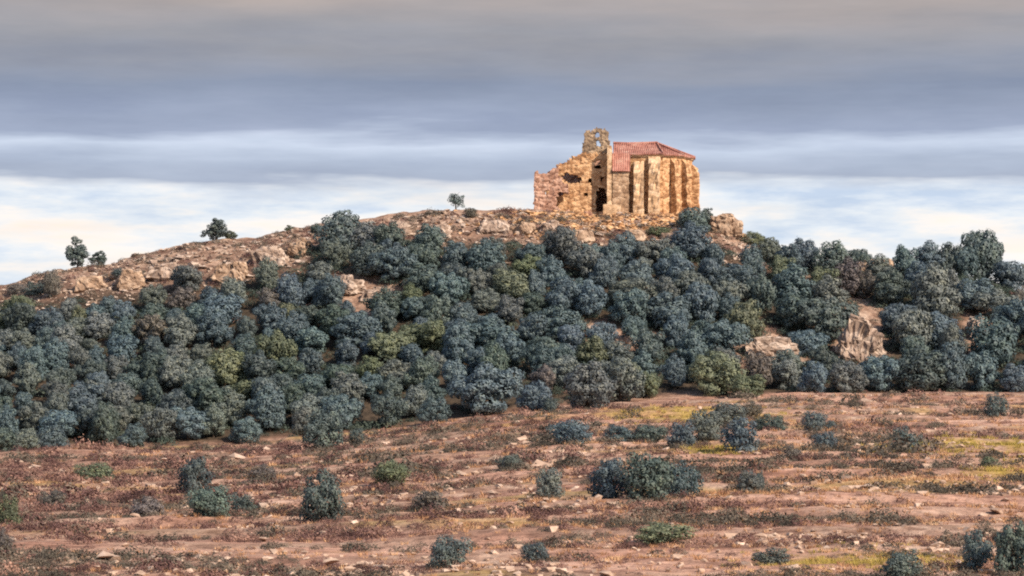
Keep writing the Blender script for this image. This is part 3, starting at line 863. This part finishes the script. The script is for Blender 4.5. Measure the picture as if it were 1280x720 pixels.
def church():
    root = bpy.data.objects.new('ruined_church', None); COL.objects.link(root)
    root.location = (CX, CY, CZ); root.rotation_euler = (0, 0, math.radians(-4))
    tag(root, 'ruined ochre stone church with red tiled apse and broken bell gable on the hilltop', 'church')
    P = root
    def prof(pts):
        xs = [p[0] for p in pts]; zs = [p[1] for p in pts]
        return lambda x: float(np.interp(x, xs, zs)) + .22 * float(fbm(x * 1.7, 3.1, 2, 61))
    # --- roofless west part
    lw = prof([(cx(668), cz(216)), (cx(673), cz(214)), (cx(675), cz(218)), (cx(688), cz(217)), (cx(691), cz(211)), (cx(697), cz(209)), (cx(700), cz(222)), (cx(712), cz(232))])
    ragged_wall('front_wall', cx(668), cx(711), lw, [hole(cx(683), cz(240), .3, .35), hole(cx(704), cz(252), .9, 1.3)], 1.0, seed=1, mat=M['masonry_pink'], parent=P, loc=(0, -1.2, 0))
    ragged_wall('side_wall', 0, 10, prof([(0, cz(217)), (4, cz(221)), (6, cz(212)), (10, cz(226))]), [], .9, seed=2, mat=M['masonry_pink'], parent=P, loc=(cx(668) + .9, -.2, 0), rz=math.pi / 2)
    mw = prof([(cx(697), cz(206)), (cx(704), cz(200)), (cx(708), cz(202)), (cx(716), cz(193)), (cx(722), cz(194)), (cx(728), cz(189)), (cx(731), cz(185)), (cx(760), cz(185))])
    mt = lambda x: min(mw(x), cz(188.5))
    ragged_wall('gable_wall', cx(696), cx(760.5), mt,
                [arch(cx(752), .62, cz(263), cz(233)), arch(cx(747), .36, cz(211), cz(199)), hole(cx(716), cz(223), 1.15, .55), hole(cx(707), cz(219), .5, .4),
                 hole(cx(738), cz(226), .30, .42), hole(cx(733), cz(243), .28, .3), hole(cx(701), cz(238), .5, .5), hole(cx(752), cz(222), .3, .3)],
                1.1, seed=3, mat=M['masonry'], parent=P, loc=(0, .5, 0))
    bg = prof([(cx(729), cz(178)), (cx(731), cz(164)), (cx(734), cz(161)), (cx(740), cz(162)), (cx(745), cz(159)), (cx(751), cz(160)), (cx(756), cz(160)), (cx(759), cz(163)), (cx(761), cz(176)), (cx(763), cz(180))])
    ragged_wall('bell_gable', cx(728), cx(762), bg, [arch(cx(746.5), .30, cz(170.5), cz(163.5)), arch(cx(747.5), .26, cz(182), cz(174.5))],
                1.15, cell=.2, jit=.05, seed=4, mat=M['belfry'], parent=P, loc=(0, .47, 0), zmin=cz(191.5))
    ragged_wall('back_wall', cx(668) + .9, -.2, prof([(-10, 5.2), (-6, 6.2), (-3, 5.5), (0, 6.5)]), [], .9, seed=5, mat=M['masonry'], parent=P, loc=(0, 10.2, 0))
    # unseen shell added behind the doorway to darken it and the window
    vv, vf = [], []
    rg = np.random.default_rng(6)
    nx, ny = 12, 14
    for s in (0, 1):
        for i in range(nx + 1):
            for j in range(ny + 1):
                a = math.pi * i / nx
                vv.append((-3.4 + 3.2 * (1 - math.cos(a)) / 2 * 1.03 + rg.normal(0, .03), 2.8 + j * .52 + rg.normal(0, .03), 4.7 + 2.1 * math.sin(a) + s * .45 + rg.normal(0, .05)))
    q = (nx + 1) * (ny + 1)
    for i in range(nx):
        for j in range(ny):
            a = i * (ny + 1) + j
            vf.append((a, a + 1, a + ny + 2, a + ny + 1)); vf.append((q + a, q + a + ny + 1, q + a + ny + 2, q + a + 1))
    obj('shade_vault', mesh_list('shade_vault', vv, vf, M['masonry']), P)
    ragged_wall('shade_wall', 0, 7.2, lambda x: 7.6, [], .7, seed=7, mat=M['masonry'], parent=P, loc=(-3.3, 2.9, 0), rz=math.pi / 2)  # added unseen side wall, keeps light from behind the doorway
    ragged_wall('shade_wall', -3.3, -.2, lambda x: 8.75, [], .6, seed=14, mat=M['masonry_pink'], parent=P, loc=(0, 6.2, 0))  # added to block the sky behind door and window
    ragged_wall('shade_wall', -7.5, -3.6, prof([(-7.5, 6.2), (-5, 7.4), (-3.6, 7.8)]), [], .7, seed=8, mat=M['masonry_pink'], parent=P, loc=(0, 4.6, 0))  # added behind the broken holes so that they look dark
    # --- pale corner strip with its plinth
    ragged_wall('corner_pilaster', cx(759.5), cx(765.0), lambda x: cz(183), [], 2.9, cell=.27, jit=.03, seed=9, mat=M['ashlar'], parent=P, loc=(0, -1.32, 0))
    ragged_wall('plinth', cx(755), cx(777), lambda x: cz(258), [], 1.0, cell=.3, jit=.04, seed=10, mat=M['ashlar'], parent=P, loc=(0, -2.5, 0))
    # --- projecting bay with the lean-to roof
    ragged_wall('bay_wall', cx(766), cx(786.5), lambda x: 6.15, [], .6, seed=11, mat=M['bay'], parent=P, loc=(0, -1.28, 0), jit=.04)
    ragged_wall('bay_wall', 0, 1.0, lambda x: 6.2 + 1.4 * x, [], .5, seed=12, mat=M['bay'], parent=P, loc=(cx(786.5), -.70, 0), rz=math.pi / 2, jit=.04)
    ragged_wall('bay_wall', 0, 1.0, lambda x: 6.2 + 1.4 * x, [], .4, seed=13, mat=M['bay'], parent=P, loc=(cx(766) + .4, -.70, 0), rz=math.pi / 2, jit=.04)
    # --- nave and polygonal apse
    EZ = 8.25
    plan = [(.1, 0), (6.9, 0), (9.5, 2.0), (10.8, 5.0), (10.8, 7.2), (9.5, 10.2), (6.9, 12), (.1, 12)]
    for i in range(7):
        (ax, ay), (bx, by) = plan[i], plan[i + 1]
        L = math.hypot(bx - ax, by - ay)
        hs = [arch(L / 2, .35, 4.0, 6.3)] if i in (1, 2) else []
        ragged_wall('apse_wall' if 0 < i < 6 else 'nave_wall', 0, L, lambda x: EZ - .05, hs, .9, cell=.3, seed=20 + i, mat=M['masonry'], parent=P, loc=(ax, ay, 0), rz=math.atan2(by - ay, bx - ax), jit=.05)
    ragged_wall('west_wall', 0, 12, lambda x: EZ + 2.0 * (1 - abs(x - 6) / 6.0) - .25, [], .6, cell=.3, seed=30, mat=M['masonry'], parent=P, loc=(.72, 0, 0), rz=math.pi / 2, jit=.04)
    # buttresses: (x, y of the wall face, outward angle, width, depth, top)
    def buttress(ox, oy, an, w, dep, top, seed, mat):
        rng = np.random.default_rng(seed)
        V, Fc = [], []
        ns = 16; nw = 5
        for s in range(ns + 1):
            t = s / ns; z = -1.5 + (top + 1.5) * t
            d = dep * (1.0 if z < 2.2 else .9)
            if z > top - 1.3: d = dep * .9 * max(.12, (top - z) / 1.3) ** .6 if z < top else .1
            for k in range(nw + 1):
                V.append((-w / 2 + w * k / nw + rng.normal(0, .06), -d + rng.normal(0, .09), z + rng.normal(0, .05)))
            for k in range(nw + 1):
                V.append((w / 2 - w * k / nw + rng.normal(0, .02), .3, z))
        n = 2 * (nw + 1)
        for s in range(ns):
            for k in range(n):
                k2 = (k + 1) % n
                Fc.append((s * n + k, s * n + k2, (s + 1) * n + k2, (s + 1) * n + k))
        Fc.append(tuple(ns * n + k for k in range(n)))
        o = obj('buttress', mesh_list('buttress', V, Fc, mat), P, (ox, oy, 0)); o.rotation_euler = (0, 0, an)
    buttress((cx(792) + cx(805)) / 2, 0, 0, 1.4, 1.5, 7.35, 41, M['ashlar'])
    buttress((cx(810.5) + cx(825.5)) / 2, 0, 0, 1.5, 1.5, 8.15, 42, M['ashlar'])
    buttress(8.3, 1.1, math.radians(38), .95, 1.2, 7.9, 43, M['masonry'])
    buttress(9.65, 2.3, math.radians(52), .9, 1.1, 7.8, 44, M['masonry'])
    buttress(10.85, 5.3, math.radians(80), .9, 1.0, 7.3, 45, M['masonry'])
    # cornice under the eaves
    V, Fc = [], []
    def ring(off, z):
        c = Vector((5, 6))
        out = []
        for (x, y) in plan:
            d = Vector((x, y)) - c
            out.append((x + (off if x > 1 else -.12) * d.x / d.length, y + off * 1.15 * d.y / d.length, z))
        return out
    for off, z in ((-.1, EZ - .3), (.14, EZ - .28), (.3, EZ - .02), (-.1, EZ)): V += ring(off, z)
    for s in range(3):
        for k in range(7): Fc.append((s * 8 + k, s * 8 + k + 1, (s + 1) * 8 + k + 1, (s + 1) * 8 + k))
    obj('cornice', mesh_list('cornice', V, Fc, M['ashlar']), P)
    # roof: tiled planes from eaves to ridge, slightly sagging, tile rolls down the slope
    def roof_plane(a0, a1, b0, b1, name, nu=40, nv=10, seed=0):
        a0, a1, b0, b1 = map(Vector, (a0, a1, b0, b1))
        V, Fc = [], []
        L = (a1 - a0).length
        nu = max(6, int(L / .14))
        nn = (a1 - a0).cross(b0 - a0).normalized()
        for i in range(nu + 1):
            for j in range(nv + 1):
                s, t = i / nu, j / nv
                p = (a0.lerp(a1, s)).lerp(b0.lerp(b1, s), t)
                roll = .032 * (1 if i % 2 else -1) + float(_hash(np.array(i), np.array(j), 5 + seed)) * .05
                sag = -.16 * math.sin(math.pi * t) + .13 * float(fbm(s * L * .5 + seed, t * 2.2, 3, 700 + seed))
                V.append(p + nn * (roll + sag))
        for i in range(nu):
            for j in range(nv):
                a = i * (nv + 1) + j
                Fc.append((a, a + nv + 1, a + nv + 2, a + 1))
        q = len(V)
        V += [v - nn * .16 for v in V]
        Fc += [tuple(q + k for k in f[::-1]) for f in Fc]
        for i in range(nu):
            a = i * (nv + 1); Fc.append((a, q + a, q + a + nv + 1, a + nv + 1))
        return V, Fc
    eav = ring(.45, EZ + .05)
    A, B = (-.05, 6, EZ + 2.2), (6.0, 6, EZ + 2.2)
    tris = [(eav[0], eav[1], A, B), (eav[1], eav[2], B, B), (eav[2], eav[3], B, B), (eav[3], eav[4], B, B), (eav[4], eav[5], B, B), (eav[5], eav[6], B, B), (eav[6], eav[7], B, A)]
    V, Fc = [], []
    for k, (a, b, c, d) in enumerate(tris):
        v, f = roof_plane(a, b, c, d, 'roof', seed=k); o = len(V); V += v; Fc += [tuple(o + i for i in q) for q in f]
    roof = obj('roof', mesh_list('roof', V, Fc, M['tiles']), P)
    rv, rf = tube([(-.05, 6, EZ + 2.28), (2, 6, EZ + 2.19), (4, 6, EZ + 2.22), (6.05, 6, EZ + 2.28)], [.16] * 4, 8)
    for e in eav[1:3] + eav[3:6]:
        v, f = tube([Vector(B) + Vector((0, 0, .05)), Vector(B).lerp(Vector(e), .5) + Vector((0, 0, .06)), Vector(e) + Vector((0, 0, .08))], [.13] * 3, 6); o = len(rv); rv += v; rf += [tuple(o + i for i in q) for q in f]
    obj('ridge_tiles', mesh_list('ridge_tiles', rv, rf, M['tiles']), roof)
    v, f = roof_plane((cx(765.4), -1.62, 5.95), (cx(788), -1.62, 5.95), (cx(765.4), -.52, 8.42), (cx(788), -.52, 8.42), 'bay_roof', seed=9)
    obj('bay_roof', mesh_list('bay_roof', v, f, M['tiles']), P)
church()

def terrace():
    rngw = lambda x: 0.35 + .25 * float(fbm(x * .9, 1.0, 3, 81))
    p = at_depth(795, 389.5)
    o = ragged_wall('terrace_wall', -5.2, 5.0, lambda x: rngw(x), [], .9, seed=51, mat=M['masonry'], loc=(p.x, 389.3, CZ - .55), jit=.08, zbot=-2.6)
    tag(o, 'low broken ochre terrace wall below the church apse', 'wall')
    p = at_depth(715, 389)
    o = ragged_wall('ruined_wall', -3.4, 2.6, lambda x: .35 + .6 * float(fbm(x * .8, 2.0, 3, 83)), [], .9, seed=52, mat=M['masonry_pink'], loc=(p.x, 389.0, CZ - .3), jit=.1, zbot=-2.6)
    tag(o, 'crumbled pinkish wall stump in front of the roofless nave', 'wall')
terrace()

# ------------------------------------------------------------------ sun and sky
SUN_EL = math.radians(35)
SUN_AZ = math.atan2(0.72, -0.69)         # measured from +Y towards +X: behind the photographer, to the right
sd = Vector((math.sin(SUN_AZ) * math.cos(SUN_EL), math.cos(SUN_AZ) * math.cos(SUN_EL), math.sin(SUN_EL)))
sun = bpy.data.lights.new('sun', 'SUN'); sun.energy = 4.9; sun.angle = math.radians(.6); sun.color = (1.0, .80, .61)
so = bpy.data.objects.new('sun', sun); COL.objects.link(so)
so.rotation_euler = sd.to_track_quat('Z', 'Y').to_euler(); so.location = (-100, -100, 120)

def world():
    w = bpy.data.worlds.new('World'); scene.world = w; w.use_nodes = True
    nt = w.node_tree
    bg = nt.nodes['Background']
    sky = nt.nodes.new('ShaderNodeTexSky'); sky.sky_type = 'NISHITA'; sky.sun_disc = False
    sky.sun_elevation = SUN_EL; sky.sun_rotation = SUN_AZ; sky.air_density = 1.2; sky.dust_density = 1.0
    tc = nt.nodes.new('ShaderNodeTexCoord').outputs['Generated']
    sp = nt.nodes.new('ShaderNodeSeparateXYZ'); nt.links.new(tc, sp.inputs[0])
    # long flat cloud layers: noise stretched sideways, thin in elevation
    m1 = nt.nodes.new('ShaderNodeMapping'); m1.inputs['Scale'].default_value = (7, 7, 60); nt.links.new(tc, m1.inputs[0])
    n1 = noise_out(nt, 1.0, 5, .55, m1.outputs[0])
    m2 = nt.nodes.new('ShaderNodeMapping'); m2.inputs['Scale'].default_value = (13, 13, 120); m2.inputs['Location'].default_value = (3, 1, 7); nt.links.new(tc, m2.inputs[0])
    n2 = noise_out(nt, 1.0, 4, .55, m2.outputs[0])
    wz = N(nt, 'ShaderNodeMath', operation='SUBTRACT'); nt.links.new(n1, wz.inputs[0]); wz.inputs[1].default_value = .5
    e = N(nt, 'ShaderNodeMath', operation='MULTIPLY_ADD'); nt.links.new(wz.outputs[0], e.inputs[0]); e.inputs[1].default_value = .026; nt.links.new(sp.outputs[2], e.inputs[2])
    mr = nt.nodes.new('ShaderNodeMapRange'); nt.links.new(e.outputs[0], mr.inputs[0])
    mr.inputs[1].default_value = .04; mr.inputs[2].default_value = .16; mr.inputs[3].default_value = 0; mr.inputs[4].default_value = 1
    def el(row): return ((VH - row) / F - .04) / .12
    cloud = ramp(nt, mr.outputs[0], [(0, (.80, .86, .92)), (el(275), (.86, .88, .90)), (el(238), (.74, .78, .84)), (el(222), (.42, .48, .60)), (el(205), (.46, .53, .66)),
                                     (el(183), (.60, .68, .82)), (el(165), (.36, .42, .56)), (el(110), (.27, .32, .43)), (el(50), (.34, .345, .38)), (el(0), (.44, .39, .375))])
    m3 = nt.nodes.new('ShaderNodeMapping'); m3.inputs['Scale'].default_value = (15, 15, 80); m3.inputs['Location'].default_value = (1.7, 4, 2); nt.links.new(tc, m3.inputs[0])
    n3 = noise_out(nt, 1.0, 6, .6, m3.outputs[0])
    low = ramp(nt, n3, [(.34, (.60, .72, .88)), (.46, (.80, .86, .92)), (.55, (.95, .91, .87)), (.66, (1.0, .87, .75))])
    lm = nt.nodes.new('ShaderNodeMapRange'); nt.links.new(e.outputs[0], lm.inputs[0])
    lm.inputs[1].default_value = (VH - 222) / F; lm.inputs[2].default_value = (VH - 246) / F; lm.inputs[3].default_value = 0; lm.inputs[4].default_value = .9
    cloud = mixc(nt, lm.outputs[0], cloud, low)
    puff = ramp(nt, n3, [(.32, (.88, .89, .92)), (.5, (1, 1, 1)), (.68, (1.10, 1.08, 1.07))])
    cloud = mixc(nt, .8, cloud, puff, 'MULTIPLY')
    st = ramp(nt, n2, [(.3, (.93, .935, .945)), (.5, (1, 1, 1)), (.7, (1.06, 1.05, 1.04))])
    cloud = mixc(nt, 1.0, cloud, st, 'MULTIPLY')
    # higher up the cover opens to blue sky
    op = nt.nodes.new('ShaderNodeMapRange'); nt.links.new(sp.outputs[2], op.inputs[0])
    op.inputs[1].default_value = .17; op.inputs[2].default_value = .45; op.inputs[3].default_value = 0.0; op.inputs[4].default_value = .9
    sk = mixc(nt, 1.0, sky.outputs[0], (.15, .15, .15), 'MULTIPLY')
    out = mixc(nt, op.outputs[0], cloud, sk)
    nt.links.new(out, bg.inputs['Color']); bg.inputs['Strength'].default_value = 0.79
world()

# ------------------------------------------------------------------ camera and render settings
cam = bpy.data.cameras.new('camera'); co = bpy.data.objects.new('camera', cam); COL.objects.link(co)
co.location = (0, 0, 0); co.rotation_euler = (math.pi / 2, 0, 0)
cam.sensor_width = 36; cam.lens = 36 * F / 1280; cam.shift_y = (VH - 360) / 1280
cam.clip_start = .5; cam.clip_end = 20000
scene.camera = co
vs = scene.view_settings
vs.view_transform = 'Standard'; vs.look = 'None'; vs.gamma = 1; vs.exposure = 0.38; vs.use_curve_mapping = False
cy = scene.cycles
cy.max_bounces = 5; cy.diffuse_bounces = 3; cy.glossy_bounces = 2; cy.transmission_bounces = 3; cy.use_denoising = False
cy.pixel_filter_type = 'BLACKMAN_HARRIS'; cy.filter_width = 2.0
